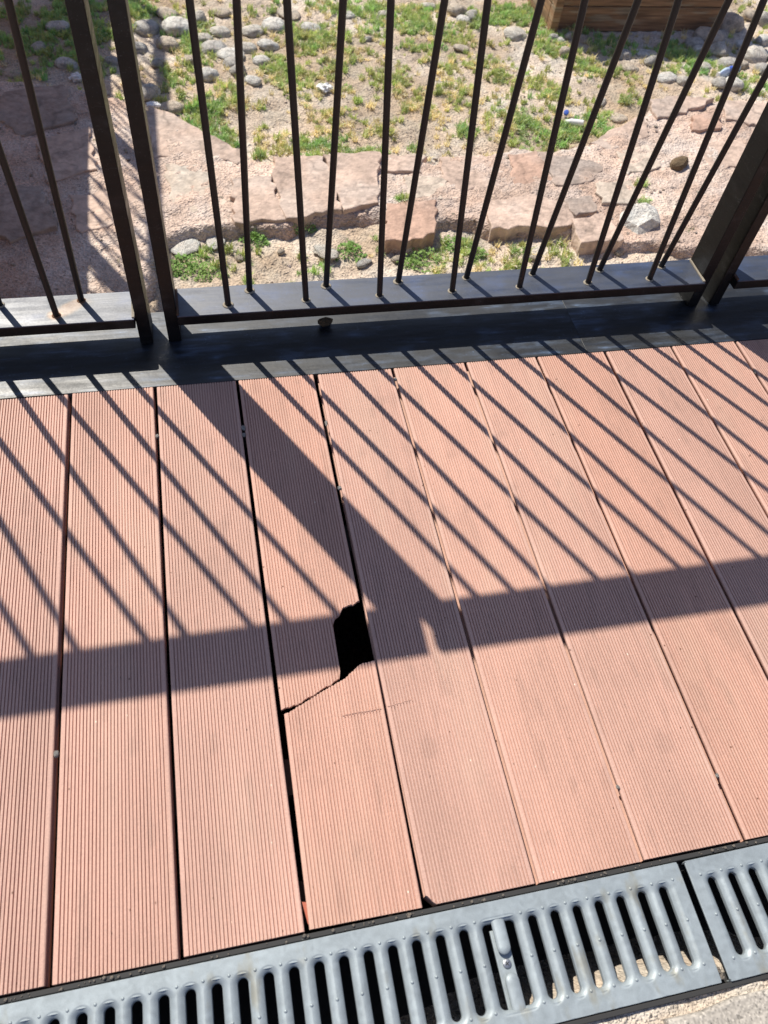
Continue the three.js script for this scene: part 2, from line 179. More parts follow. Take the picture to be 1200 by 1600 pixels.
const M = {
  deck: [[1, 1, 1], [0.97, 0.985, 1.0], [1.0, 0.975, 0.955], [0.985, 1.0, 1.01]].map((c) => std({ color: new THREE.Color().setRGB(...c), map: rep(deckTint, 1 / 1.2), bumpMap: rep(deckBump, 1 / 1.2), bumpScale: 0.0006, roughness: 0.72 })),
  paint: new THREE.MeshPhysicalMaterial({ map: paintTint, roughnessMap: paintRough, roughness: 0.72, ior: 1.38, bumpMap: paintBump, bumpScale: 0.0002 }),
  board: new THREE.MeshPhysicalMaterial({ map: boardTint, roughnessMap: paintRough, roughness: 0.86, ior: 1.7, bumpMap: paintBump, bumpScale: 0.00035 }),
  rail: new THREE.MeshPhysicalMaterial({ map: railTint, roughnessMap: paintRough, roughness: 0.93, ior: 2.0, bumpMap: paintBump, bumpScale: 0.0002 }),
  bar: std({ color: new THREE.Color().setRGB(0.008, 0.006, 0.005), roughness: 0.5, bumpMap: paintBump, bumpScale: 0.0003 }),
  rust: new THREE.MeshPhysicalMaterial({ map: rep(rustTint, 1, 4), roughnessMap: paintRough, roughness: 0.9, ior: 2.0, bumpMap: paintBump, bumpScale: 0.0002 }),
  weld: std({ color: new THREE.Color().setRGB(0.3, 0.26, 0.2), roughness: 0.9 }),
  rustWeld: std({ color: new THREE.Color().setRGB(0.16, 0.08, 0.04), roughness: 0.9 }),
  zinc: std({ map: rep(zincTint, 2), roughnessMap: zincRough, roughness: 1.0, metalness: 0.25, bumpMap: rep(stoneBump, 4), bumpScale: 0.00012 }),
  steel: std({ color: new THREE.Color().setRGB(0.5, 0.5, 0.5), roughness: 0.35, metalness: 0.9 }),
  plastic: std({ color: new THREE.Color().setRGB(0.03, 0.029, 0.028), roughness: 0.75 }),
  concrete: std({ color: new THREE.Color().setRGB(0.3, 0.29, 0.27), roughness: 0.95, bumpMap: stoneBump, bumpScale: 0.002 }),
  joist: std({ color: new THREE.Color().setRGB(0.05, 0.04, 0.035), roughness: 0.9 }),
  soil: std({ map: rep(soilTint, 0.5), vertexColors: true, bumpMap: rep(soilBump, 0.5), bumpScale: 0.02, roughness: 1 }),
  sand: std({ color: new THREE.Color().setRGB(0.92, 0.9, 0.84), map: soilTint, bumpMap: rep(soilBump, 2), bumpScale: 0.006, roughness: 1 }),
  stone: [[0.71, 0.555, 0.465], [0.64, 0.44, 0.345], [0.52, 0.42, 0.36], [0.75, 0.65, 0.55]].map((c) => std({ color: new THREE.Color().setRGB(...c), map: rep(stoneTint, 1 / 1.5), bumpMap: rep(stoneBump, 1 / 1.5), bumpScale: 0.016, roughness: 0.95 })),
  cobble: [[0.92, 0.86, 0.76], [1, 0.97, 0.9], [0.74, 0.71, 0.66], [0.86, 0.74, 0.6]].map((c) => std({ color: new THREE.Color().setRGB(...c), map: stoneTint, bumpMap: rep(stoneBump, 3), bumpScale: 0.01, roughness: 0.85 })),
  granite: std({ map: rep(graniteTint, 1 / 0.6), bumpMap: rep(graniteTint, 1 / 0.6), bumpScale: 0.0015, roughness: 0.8 }),
  wood: std({ color: new THREE.Color().setRGB(0.95, 0.95, 0.95), map: woodTint, bumpMap: woodTint, bumpScale: 0.006, roughness: 0.9 }),
  grass: new THREE.MeshPhysicalMaterial({ roughness: 0.95, transmission: 0.5, thickness: 0, side: THREE.DoubleSide }),
  leaf: [[0.2, 0.36, 0.07], [0.27, 0.42, 0.1]].map((c) => new THREE.MeshPhysicalMaterial({ color: new THREE.Color().setRGB(...c), roughness: 0.9, transmission: 0.3, thickness: 0, side: THREE.DoubleSide })),
  white: std({ color: new THREE.Color().setRGB(0.8, 0.8, 0.79), roughness: 0.7 }),
  blue: std({ color: new THREE.Color().setRGB(0.05, 0.12, 0.5), roughness: 0.5 }),
  paleBlue: std({ color: new THREE.Color().setRGB(0.5, 0.62, 0.8), roughness: 0.4 }),
  brownStone: std({ color: new THREE.Color().setRGB(0.26, 0.18, 0.1), map: stoneTint, bumpMap: rep(stoneBump, 3), bumpScale: 0.006, roughness: 0.9 }),
  redClip: std({ color: new THREE.Color().setRGB(0.4, 0.1, 0.05), roughness: 0.6 }),
  dryLeaf: std({ color: new THREE.Color().setRGB(0.55, 0.36, 0.12), roughness: 0.8, side: THREE.DoubleSide }),
};

// ---------------------------------------------------------------- the ground
const TERRACE = -1.3;
const R = rng(20240611);
function pathDist(x, z) {                                          // signed distance to the path's outline, negative inside
  let inside = false, best = 1e9; const P = PATH_OUTLINE;
  for (let i = 0, j = P.length - 1; i < P.length; j = i++) {
    const [ax, az] = P[i], [bx, bz] = P[j], dx = bx - ax, dz = bz - az, t = Math.min(1, Math.max(0, ((x - ax) * dx + (z - az) * dz) / (dx * dx + dz * dz)));
    best = Math.min(best, Math.hypot(x - ax - dx * t, z - az - dz * t));
    if ((az > z) !== (bz > z) && x < (bx - ax) * (z - az) / (bz - az) + ax) inside = !inside;
  }
  return inside ? -best : best;
}
function groundHeight(x, z) {
  if (z > -0.24) return -0.42 + 0.02 * fbm(x * 6, z * 6, 3, 3);
  const front = smooth(-2.75, -2.35, z), near = Math.abs(x) < 30 && z > -30;
  let y = mix(-1.49, -1.352, front) + 0.05 * (fbm(x * 1.7, z * 1.7, 5, 3) - 0.5);
  if (near) y += 0.03 * (fbm(x * 9, z * 9, 6, 4) - 0.5) + 0.014 * (vnoise(x * 45, z * 45, 8) - 0.5);
  return y;
}
function axis(parts) { const a = []; for (const [from, to, step] of parts) for (let v = from; v < to - 1e-6; v += step) a.push(v); a.push(parts.at(-1)[1]); return a; }
{
  const grow = [1.5, 3, 6, 12, 25, 50, 100, 200, 400];
  const xs = [...grow.map((g) => -1.6 - g).reverse(), ...axis([[-1.6, -0.6, 0.06], [-0.6, 4.7, 0.024], [4.7, 6, 0.1]]), ...grow.map((g) => 6 + g)];
  const zs = [...grow.map((g) => -6 - g).reverse(), ...axis([[-6, -1.5, 0.024], [-1.5, -0.3, 0.1], [-0.3, -0.2, 0.05], [-0.2, 1.2, 0.1]]), ...grow.map((g) => 1.2 + g)];
  const pos = [], col = [], uv = [], idx = [], nx = xs.length;
  for (const z of zs) for (const x of xs) {
    pos.push(x, groundHeight(x, z), z); uv.push(x, z);
    const pale = smooth(0.38, 0.62, fbm(x * 1.3 + 7, z * 1.3, 81, 4)), warm = fbm(x * 3, z * 3, 45, 3), underDeck = z > -0.24 ? 1 : 0;
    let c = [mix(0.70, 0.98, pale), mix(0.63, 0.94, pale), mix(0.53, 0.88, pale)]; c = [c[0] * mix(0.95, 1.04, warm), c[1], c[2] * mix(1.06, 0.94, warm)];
    if (underDeck) c = [0.12, 0.1, 0.08]; col.push(...c);  // ground colour set much darker from the deck edge onward
  }
  for (let j = 0; j < zs.length - 1; j++) for (let i = 0; i < nx - 1; i++) { const a = j * nx + i; idx.push(a, a + nx, a + 1, a + 1, a + nx, a + nx + 1); }
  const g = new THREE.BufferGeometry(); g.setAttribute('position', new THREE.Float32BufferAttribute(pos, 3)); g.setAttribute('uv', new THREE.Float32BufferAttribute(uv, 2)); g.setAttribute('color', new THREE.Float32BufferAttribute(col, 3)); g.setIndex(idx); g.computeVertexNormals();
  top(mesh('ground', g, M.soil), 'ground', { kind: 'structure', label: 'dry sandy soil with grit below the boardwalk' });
}

// ---------------------------------------------------------------- raised flagstone path
const path = top(new THREE.Group(), 'stone_path', { kind: 'structure', label: 'low raised path of pinkish flagstones set in dusty earth' });
{
  const x0 = -2.1, z0 = -4.0, st = 0.024, nx = 330, nz = 104, pos = [], col = [], uv = [], idx = [], keep = [];
  for (let j = 0; j <= nz; j++) for (let i = 0; i <= nx; i++) {
    const x = x0 + i * st, z = z0 + j * st, d = pathDist(x, z) + 0.09 * (fbm(x * 9, z * 9, 61, 4) - 0.5), e = smooth(0.05, -0.05, d);
    pos.push(x, mix(-1.54, TERRACE + 0.007 + 0.024 * (fbm(x * 4, z * 4, 23, 4) - 0.5) + 0.022 * (fbm(x * 22, z * 22, 24, 3) - 0.5) + 0.008 * (vnoise(x * 60, z * 60, 25) - 0.5), e), z); uv.push(x + 0.37, z + 0.11 - pos[pos.length - 2] * 0.9); keep.push(d < 0.08);
    const rosy = fbm(x * 2.2, z * 2.2, 47, 4), pale = smooth(0.35, 0.65, fbm(x * 3.4, z * 3.4, 49, 4)); col.push(mix(0.82, 0.99, pale), mix(0.71, 0.925, pale) * mix(1.02, 0.93, rosy), mix(0.65, 0.885, pale) * mix(1.04, 0.92, rosy));
  }
  for (let j = 0; j < nz; j++) for (let i = 0; i < nx; i++) { const a = j * (nx + 1) + i, b = a + nx + 1; if (keep[a] || keep[b] || keep[a + 1] || keep[b + 1]) idx.push(a, b, a + 1, a + 1, b, b + 1); }
  const g = new THREE.BufferGeometry(); g.setAttribute('position', new THREE.Float32BufferAttribute(pos, 3)); g.setAttribute('uv', new THREE.Float32BufferAttribute(uv, 2)); g.setAttribute('color', new THREE.Float32BufferAttribute(col, 3)); g.setIndex(idx); g.computeVertexNormals();
  mesh('earth_bed', g, M.soil, path);
  for (const [tone, high, poly0] of FLAGSTONES) {
    const mx = poly0.reduce((t, q) => t + q[0], 0) / poly0.length, mz = poly0.reduce((t, q) => t + q[1], 0) / poly0.length, poly = poly0.map(([x, z]) => [x + Math.sign(x - mx) * 0.006, z + Math.sign(z - mz) * 0.006]);
    const proud = high > 0.03 ? 0.03 + (high - 0.03) * 0.4 : high * 0.9 + 0.004;
    const pts = []; const n = poly.length;
    for (let i = 0; i < n; i++) {
      const [ax, az] = poly[i], [bx, bz] = poly[(i + 1) % n], L = Math.hypot(bx - ax, bz - az), k = Math.max(2, Math.round(L / 0.045));
      for (let q = 0; q < k; q++) { const t = q / k, w = q ? 0.016 : 0.006; pts.push(new THREE.Vector2(mix(ax, bx, t) + w * (R() * 2 - 1), -mix(az, bz, t) + w * (R() * 2 - 1))); }
    }
    const depth = 0.09 + proud, b = 0.007;
    const e = new THREE.ExtrudeGeometry(new THREE.Shape(pts), { depth: depth - 2 * b, bevelEnabled: true, bevelSize: b * 0.8, bevelThickness: b, bevelOffset: -b * 0.6, bevelSegments: 2, steps: 1 });
    e.rotateX(-Math.PI / 2); e.computeBoundingBox(); const c = e.boundingBox.getCenter(new THREE.Vector3());
    e.translate(-c.x, -e.boundingBox.min.y - depth, -c.z); metreUV(e); const uvs = e.attributes.uv; const ou = R() * 1.5, ov = R() * 1.5; for (let i = 0; i < uvs.count; i++) uvs.setXY(i, uvs.getX(i) + ou, uvs.getY(i) + ov);
    const m = mesh('flagstone', e, M.stone[tone], path); m.position.set(c.x, TERRACE + proud, c.z); m.rotation.set((R() - 0.5) * 0.05, 0, (R() - 0.5) * 0.05);
  }
}

// ---------------------------------------------------------------- the boardwalk deck
const PITCH = 0.15;
const deck = top(new THREE.Group(), 'boardwalk_deck', { kind: 'structure', label: 'boardwalk of terracotta grooved composite planks' });
function plankGeometry(w, zs, ze, uo, vo, T = 0.025) {    // zs(x), ze(x): where the plank starts and ends at x; grooved top
  const prof = [], N = 29, edge = 0.005, gp = (w - 2 * edge) / N;
  const P = (x, y) => { prof.push([x, y]); };
  P(0, -T); if (T > 0.02) { P(0, -0.017); P(0.007, -0.017); P(0.007, -0.0045); P(0, -0.0045); } P(0, -0.0022); P(0.0007, -0.0007); P(0.0022, 0);
  for (let i = 0; i < N; i++) {
    const a = edge + i * gp + gp * 0.26, wd = gp * (0.37 + 0.06 * hash(i, 3, 5)), dp = 0.0022 + 0.0004 * hash(i, 4, 5);
    P(a, 0); P(a + wd * 0.18, -dp); P(a + wd * 0.82, -dp); P(a + wd, 0);
  }
  P(w - 0.0022, 0); P(w - 0.0007, -0.0007); P(w, -0.0022); if (T > 0.02) { P(w, -0.0045); P(w - 0.007, -0.0045); P(w - 0.007, -0.017); P(w, -0.017); } P(w, -T);
  const topN = prof.length; let lastX = w; for (let i = topN - 3; i > 1; i--) if (prof[i][0] < lastX - 1e-9 && prof[i][0] > 1e-9) { lastX = prof[i][0]; prof.push([lastX, -T]); }
  const pos = [], uv = [], idx = []; let k = 0;
  const n = prof.length; let run = 0; const S = 6;
  for (let i = 0; i < n; i++) {                                     // every strip has its own vertices, so that edges stay crisp
    const [ax, ay] = prof[i], [bx, by] = prof[(i + 1) % n], len = Math.hypot(bx - ax, by - ay);
    for (let s = 0; s <= S; s++) {
      const t = s / S, za = mix(zs(ax), ze(ax), t), zb = mix(zs(bx), ze(bx), t);
      pos.push(ax, ay, za, bx, by, zb); uv.push(uo + run, vo + za, uo + run + len, vo + zb);
    }
    for (let s = 0; s < S; s++) { const a = k + s * 2; idx.push(a, a + 2, a + 1, a + 1, a + 2, a + 3); }
    k += (S + 1) * 2; run += len;
  }
  for (const [end, flip] of [[zs, 1], [ze, 0]]) for (let i = 1; i < topN - 2; i++) {
    const [ax, ay] = prof[i], [bx, by] = prof[i + 1]; if (bx - ax < 1e-7) continue;
    pos.push(ax, ay, end(ax), bx, by, end(bx), ax, -T, end(ax), bx, -T, end(bx)); uv.push(uo + ax, vo + ay, uo + bx, vo + by, uo + ax, vo - T, uo + bx, vo - T);
    flip ? idx.push(k, k + 1, k + 2, k + 1, k + 3, k + 2) : idx.push(k, k + 2, k + 1, k + 1, k + 2, k + 3); k += 4;
  }
  const g = new THREE.BufferGeometry(); g.setAttribute('position', new THREE.Float32BufferAttribute(pos, 3)); g.setAttribute('uv', new THREE.Float32BufferAttribute(uv, 2)); g.setIndex(idx); g.computeVertexNormals(); return g;
}
const line = (pts) => (x) => { if (x <= pts[0][0]) return pts[0][1]; for (let i = 1; i < pts.length; i++) if (x <= pts[i][0]) return mix(pts[i - 1][1], pts[i][1], (x - pts[i - 1][0]) / (pts[i][0] - pts[i - 1][0])); return pts.at(-1)[1]; };
const rag = (x, s, a = 0.0026) => a * 2 * (fbm(x * 260, s, 300 + s, 3) - 0.5);
{
  for (let k = -12; k < 26; k++) {
    const gapL = k === 3 ? 0.0034 : (k > 3 ? 0.0023 : 0.0026) + 0.0012 * hash(k + 40, 1, 5), gapR = (k > 2 ? 0.0023 : 0.0026) + 0.0012 * hash(k + 40, 2, 5), w = PITCH - gapL - gapR, x = k * PITCH + gapL;
    const s0 = 0.001 * (hash(k + 40, 3, 7) * 2 - 1), e0 = 0.9365 + 0.0018 * (hash(k + 40, 4, 7) * 2 - 1), mat = M.deck[(k + 40) * 7 % 4];
    const place = (g, dx = 0, ry = 0, y = 0) => { const m = mesh('plank', g, mat, deck); m.position.set(x + dx, y, 0); m.rotation.y = ry; return m; };
    const turn = (hash(k + 40, 9, 3) - 0.5) * 0.0022, uo = hash(k + 40, 5, 1) * 1.2, vo = hash(k + 40, 6, 1) * 1.2;
    if (k !== 2) { const cut = k === 3 ? (xx) => e0 - (xx < 0.012 ? 0.012 * smooth(0.012, 0.0, xx) : 0) : () => e0; place(plankGeometry(w, () => s0, cut, uo, vo), 0, turn, 0.0006 * (hash(k + 40, 8, 8) - 0.5)); continue; }
    // the broken plank: a far piece ending in a crack and a ragged hole, and a near piece that has slipped to the right
    const L = x, farEnd = line([[0.3025 - L, 0.6525], [0.330 - L, 0.6475], [0.360 - L, 0.634], [0.3955 - L, 0.6185], [0.3968 - L, 0.575], [0.3975 - L, 0.531], [0.4008 - L, 0.5235], [0.409 - L, 0.516], [0.4165 - L, 0.5045], [0.424 - L, 0.503], [0.43 - L, 0.4985], [0.436 - L, 0.501], [0.443 - L, 0.4965], [0.46 - L, 0.499]]);
    place(plankGeometry(w - 0.0012, () => s0, (xx) => farEnd(xx) + rag(xx, 3), uo, vo, 0.0055), -0.0005, 0.0008, 0);
    for (let q = 0; q < 5; q++) { const wx = x + 0.003 + q * 0.0335; mesh('plank_web', box(0.005, 0.019, 0.44, wx, -0.0152, 0.225), mat, deck); mesh('plank_web', box(0.005, 0.019, 0.25, wx + 0.005, -0.0164, 0.8), mat, deck); }
    const near = line([[0.3115 - L, 0.6585], [0.330 - L, 0.6505], [0.36 - L, 0.6365], [0.3955 - L, 0.6208], [0.402 - L, 0.619], [0.409 - L, 0.612], [0.4165 - L, 0.6075], [0.425 - L, 0.601], [0.434 - L, 0.5985], [0.4545 - L, 0.5965]]);
    place(plankGeometry(w, (xx) => near(xx + 0.0042) + rag(xx, 5, 0.001), (xx) => e0 - 0.002 * hash(1, 2, 3), uo + 0.4, vo, 0.0055), 0.0113, -0.012, -0.0012);
  }
  for (const [xa, za, xb, zb, seed] of [[0.388, 0.6745, 0.4445, 0.674, 1], [0.4545, 0.673, 0.492, 0.668, 2]]) {   // a scuffed burr across the grooves beside the hole
    const pts = []; for (let q = 0; q <= 24; q++) { const t = q / 24; pts.push(new THREE.Vector3(mix(xa, xb, t), 0.0001 + 0.0003 * hash(q, seed, 3), mix(za, zb, t) + 0.0022 * (fbm(q * 0.5, seed, 7, 3) - 0.5))); }
    mesh('burr', metreUV(new THREE.TubeGeometry(new THREE.CatmullRomCurve3(pts), 60, 0.00045, 5)), M.deck[0], deck);
  }
  for (const z of [0.11, 0.36, 0.74, 0.9]) mesh('joist', metreUV(box(5.6, 0.09, 0.05, 1, -0.0735, z)), M.joist, deck);
  for (const z of [0.11, 0.9]) for (let x = -1.6; x < 3.9; x += 1.1) mesh('joist_support', box(0.06, 0.32, 0.06, x, -0.2795, z), M.joist, deck);
}
const wall = top(mesh('sun_blocking_wall', metreUV(box(5.7, 1.40, 0.12, 1, -0.88, -0.13)), M.concrete), 'sun_blocking_wall', { label: 'grey concrete wall added unseen under the black edge board to block sunlight', category: 'wall' });  // unseen, added to keep sunlight out from under the deck

// ---------------------------------------------------------------- black edge boards along the deck
function edgeBoard(x0, x1, label) {
  const o = thing('edge_board', label, 'board', 'black boards edging the deck'); o.position.set((x0 + x1) / 2, 0, -0.1055);
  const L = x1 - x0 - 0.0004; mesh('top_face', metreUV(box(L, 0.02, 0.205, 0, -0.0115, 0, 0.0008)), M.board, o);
  mesh('front_lip', metreUV(box(L, 0.15, 0.01, 0, -0.0975, 0.088)), M.paint, o); mesh('rear_lip', metreUV(box(L, 0.15, 0.01, 0, -0.0975, -0.095)), M.paint, o);
  const uv = o.children[0].geometry.attributes.uv; for (let i = 0; i < uv.count; i++) uv.setX(i, uv.getX(i) + x0 * 0.37);
}
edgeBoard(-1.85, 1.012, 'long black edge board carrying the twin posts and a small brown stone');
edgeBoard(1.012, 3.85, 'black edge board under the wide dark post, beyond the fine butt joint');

// ---------------------------------------------------------------- railing panels
const BARS = [[0.2996, -0.0244], [0.3435, 0.0129], [0.4476, -0.0545], [0.4924, 0.0113], [0.5924, -0.0483], [0.6379, 0.0158], [0.7405, -0.0555], [0.78, 0.026], [0.8826, -0.0376], [0.9225, 0.0489], [1.0322, -0.0316], [1.0718, 0.0536], [1.1712, -0.0183], [1.2137, 0.0421]];
const RAIL = { lo: 0.0545, hi: 0.0765, under: 0.987, topY: 1.007, zf: -0.1, zb: -0.179, post: 0.024 };
function barGeometry(dx, dz) {
  const h = RAIL.under - RAIL.hi + 0.008, g = new THREE.CylinderGeometry(0.0058, 0.0058, h, 12, 1); g.translate(0, h / 2 - 0.004, 0);
  const p = g.attributes.position; for (let i = 0; i < p.count; i++) { const y = p.getY(i); p.setX(i, p.getX(i) + dx * y); p.setZ(i, p.getZ(i) + dz * y); } g.computeVertexNormals(); return g;
}
const weldRing = (() => { const g = new THREE.TorusGeometry(0.0072, 0.0026, 5, 14); g.rotateX(Math.PI / 2); const p = g.attributes.position; for (let i = 0; i < p.count; i++) p.setY(i, p.getY(i) * (0.7 + 0.5 * hash(i, 3, 9))); return g; })();
function railingPanel(x0, x1, bars, label, railMat = M.rail, rusty = []) {
  const o = thing('railing_panel', label, 'railing', 'railing panels'); o.position.set(x0, 0, -0.1395);
  const W = x1 - x0, p = RAIL.post, dz = 0.079, bw = W - 2 * p;
  const rail = metreUV(box(bw, RAIL.hi - RAIL.lo, dz, W / 2, (RAIL.hi + RAIL.lo) / 2, 0, 0.002)); const uv = rail.attributes.uv; if (railMat === M.rust) for (let i = 0; i < uv.count; i++) uv.setXY(i, uv.getX(i) + x0 + 0.5, uv.getY(i) + 0.11);
  const rm = mesh('bottom_rail', rail, M.paint, o); const plateG = metreUV(box(bw, 0.003, dz + 0.0004, W / 2, RAIL.hi - 0.0013, 0, 0.001)), puv = plateG.attributes.uv; for (let i = 0; i < puv.count; i++) puv.setXY(i, puv.getX(i) + x0 + 0.5, puv.getY(i) + 0.11); mesh('top_sheen_sheet', plateG, railMat, rm); mesh('top_rail', metreUV(box(W + 0.012, RAIL.topY - RAIL.under, dz, W / 2, (RAIL.topY + RAIL.under) / 2, 0, 0.002)), M.paint, o);  // thin sheet added on top, so only that face carries the painted sheen
  for (const px of [p / 2, W - p / 2]) { mesh('post', metreUV(box(p, RAIL.under - 0.0005, 0.061, px, RAIL.under / 2 - 0.001, -0.0087, 0.002)), M.paint, o); }
  for (const [wx, s] of [[p + 0.001, 1], [W - p - 0.001, -1]]) { const g = box(0.005, 0.004, dz - 0.006, wx, RAIL.hi + 0.0008, 0, 0.0015), q = g.attributes.position; for (let i = 0; i < q.count; i++) q.setX(i, q.getX(i) - s * -0.0012 * (hash(i, 7, Math.round(q.getZ(i) * 300)) - 0.3)); mesh('weld_seam', g, s < 0 ? M.weld : M.rustWeld, o); }
  bars.forEach(([bx, dx], i) => {
    const front = i % 2 === 0, b = mesh('bar', barGeometry(dx, front ? -0.021 : 0.054), M.bar, o); b.position.set(bx - x0, RAIL.hi, front ? 0.0159 : -0.0217);
    const w = mesh('weld', weldRing, rusty.includes(i) ? M.rustWeld : M.weld, b); w.rotation.y = i; w.scale.setScalar(0.85 + 0.3 * hash(i, 5, 2));
  });
  return o;
}
const shift = (d, from = 0, to = 14) => BARS.slice(from, to).map(([x, dx]) => [x + d, dx]);
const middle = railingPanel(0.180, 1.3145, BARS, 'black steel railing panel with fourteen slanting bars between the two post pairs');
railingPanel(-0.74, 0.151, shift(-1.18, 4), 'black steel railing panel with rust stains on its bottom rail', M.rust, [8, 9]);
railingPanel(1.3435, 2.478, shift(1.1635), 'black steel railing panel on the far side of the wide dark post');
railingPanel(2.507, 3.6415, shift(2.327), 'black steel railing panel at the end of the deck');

// ---------------------------------------------------------------- the side walkway whose railing shades the path
{
  const o = top(new THREE.Group(), 'side_walkway', { kind: 'structure', label: 'second arm of the boardwalk running away at a right angle' });
  for (let k = 0; k < 46; k++) mesh('plank', metreUV(box(1.5, 0.025, 0.144, -1.52, -0.0125, -0.30 - 0.15 * k)), M.deck[k % 4], o);
  mesh('edge_strip', metreUV(box(0.015, 0.19, 7.0, -0.7625, -0.0951, -3.72)), M.paint, o); mesh('edge_strip', metreUV(box(0.015, 0.19, 7.0, -2.2785, -0.0951, -3.72)), M.paint, o);
  for (const x of [-1.1, -1.9]) for (let z = -0.6; z > -7; z -= 1.5) mesh('pile', box(0.1, 1.5, 0.1, x, -0.776, z), M.joist, o);
  for (const z of [-0.9, -2.07, -3.235, -4.4, -5.56]) {
    const r = middle.clone(); r.name = numbered('railing_panel'); r.userData = { label: 'black steel railing panel standing along the side walkway', category: 'railing', group: 'railing panels of the side walkway' };
    scene.add(r); r.rotation.y = Math.PI / 2; r.position.set(-0.825, 0, z);
  }
}

// ---------------------------------------------------------------- drain along the near edge
{
  const ch = thing('drain_channel', 'black plastic drain channel between the plank ends and the paving', 'drain'); ch.position.set(1, 0, 1.017);
  const L = 5.5; mesh('frame', box(L, 0.012, 0.006, 0, -0.0085, -0.0745, 0.001), M.plastic, ch); mesh('frame', box(L, 0.013, 0.006, 0, -0.008, 0.0745, 0.001), M.plastic, ch);
  mesh('side', box(L, 0.2, 0.005, 0, -0.1148, -0.0745), M.plastic, ch); mesh('side', box(L, 0.2, 0.005, 0, -0.1148, 0.0745), M.plastic, ch); mesh('floor', box(L, 0.006, 0.144, 0, -0.211, 0), M.plastic, ch);
  for (const z of [-0.066, 0.066]) mesh('ledge', box(L, 0.004, 0.011, 0, -0.0205, z), M.plastic, ch);
  const cw = 0.0303, hw = 0.0062, hz = 0.0398, D = 0.07, Dip = 0.0055, rings = [0, 0.0008, 0.0018, 0.003, 0.0045, 0.0062, 0.0082];
  function cell(cw2, hx, zc) {                                      // a slot with pressed, rounded lips in a rectangle of plate
    const bnd = []; const r = Math.min(hx, 0.0062), sx = hx - r; // rounded slot
    const corner = (cx, cz, a0) => { for (let q = 0; q <= 10; q++) { const a = a0 + q / 10 * Math.PI / 2; bnd.push([cx + r * Math.cos(a), cz + r * Math.sin(a), Math.cos(a), Math.sin(a)]); } };
    corner(sx, zc, 0); corner(-sx, zc, Math.PI / 2);
    for (let q = 1; q < 6; q++) bnd.push([-hx, mix(zc, -zc, q / 6), -1, 0]);
    corner(-sx, -zc, Math.PI); corner(sx, -zc, 1.5 * Math.PI);
    for (let q = 1; q < 6; q++) bnd.push([hx, mix(-zc, zc, q / 6), 1, 0]);
    const pos = [], idx = [], N = bnd.length, rows = rings.length + 2;
    for (const [x, z, nx, nz] of bnd) {
      const reach = Math.min(nx ? (cw2 - Math.abs(x)) / Math.abs(nx) : 1e9, nz ? (D - Math.abs(z)) / Math.abs(nz) : 1e9);
      pos.push(x, -Dip - 0.005, z);
      for (const d of [...rings, 1e9]) { const dd = Math.min(d, reach), h = Math.min(1, dd / 0.009); pos.push(x + nx * dd, -Dip * Math.pow(1 - h, 2.1), z + nz * dd); }
    }
    for (let a = 0; a < N; a++) for (let b = 0; b < rows - 1; b++) { const p = a * rows + b, q = ((a + 1) % N) * rows + b; idx.push(p, p + 1, q, q, p + 1, q + 1); }
    const g = new THREE.BufferGeometry(); g.setAttribute('position', new THREE.Float32BufferAttribute(pos, 3)); g.setIndex(idx); return g;
  }
  // corners of each cell: the rays of the slot's round ends leave a sliver at the rectangle's corners, closed by these quads
  const fill = (cw2, hx) => { const g = []; for (const sz of [-1, 1]) { const q = new THREE.PlaneGeometry(cw2 * 2, 0.02); q.rotateX(-Math.PI / 2); q.translate(0, -0.0006, sz * (D - 0.010)); q.deleteAttribute('uv'); q.deleteAttribute('normal'); g.push(q); } return g; };
  const parts = [], xs = []; for (let k = 0; k < 32; k++) xs.push(0.764 - cw * k);
  xs.forEach((x, k) => { if (k === 7 || k === 8) return; for (const g of [cell(cw / 2, hw, hz), ...fill(cw / 2, hw)]) { g.translate(x, 0, 0); parts.push(g); } });
  const mid = (xs[7] + xs[8]) / 2; for (const g of [cell(cw, hw + cw / 2, hz), ...fill(cw, hw + cw / 2)]) { g.translate(mid, 0, 0); parts.push(g); }
  const a = xs[0] + cw / 2, b = 0.793, c = xs[31] - cw / 2, e = c - 0.014;
  const slab = (x0, x1) => { const q = new THREE.PlaneGeometry(x1 - x0, 2 * D); q.rotateX(-Math.PI / 2); q.translate((x0 + x1) / 2, 0, 0); q.deleteAttribute('uv'); q.deleteAttribute('normal'); return q; };
  parts.push(slab(a, b), slab(e, c));
  for (const g of [box(b - e, 0.014, 0.0025, (b + e) / 2, -0.0072, D - 0.0008, 0.001), box(b - e, 0.014, 0.0025, (b + e) / 2, -0.0072, -D + 0.0008, 0.001), box(0.0025, 0.003, 2 * D - 0.004, b, -0.0017, 0, 0.001), box(0.0025, 0.003, 2 * D - 0.004, e, -0.0017, 0, 0.001)]) { g.deleteAttribute('uv'); g.deleteAttribute('normal'); parts.push(g); }
  for (let k = 0; k <= 32; k++) for (const z of [-0.051, -0.003, 0.047]) {                      // pressed studs that give grip
    const s = new THREE.SphereGeometry(0.0021, 8, 4, 0, 6.2832, 0, 1.5708); s.scale(1, 0.75, 1); s.translate(0.764 + cw / 2 - cw * k + 0.0006 * (hash(k, 3, 1) - 0.5), -0.0002, z + (k === 8 ? 0.3 : 0)); s.deleteAttribute('uv'); s.deleteAttribute('normal'); if (k !== 8) parts.push(s);
  }
  let plate = mergeVertices(mergeGeometries(parts.map((g) => (g.index ? g.toNonIndexed() : g))), 1e-5); plate.computeVertexNormals(); metreUV(plate);
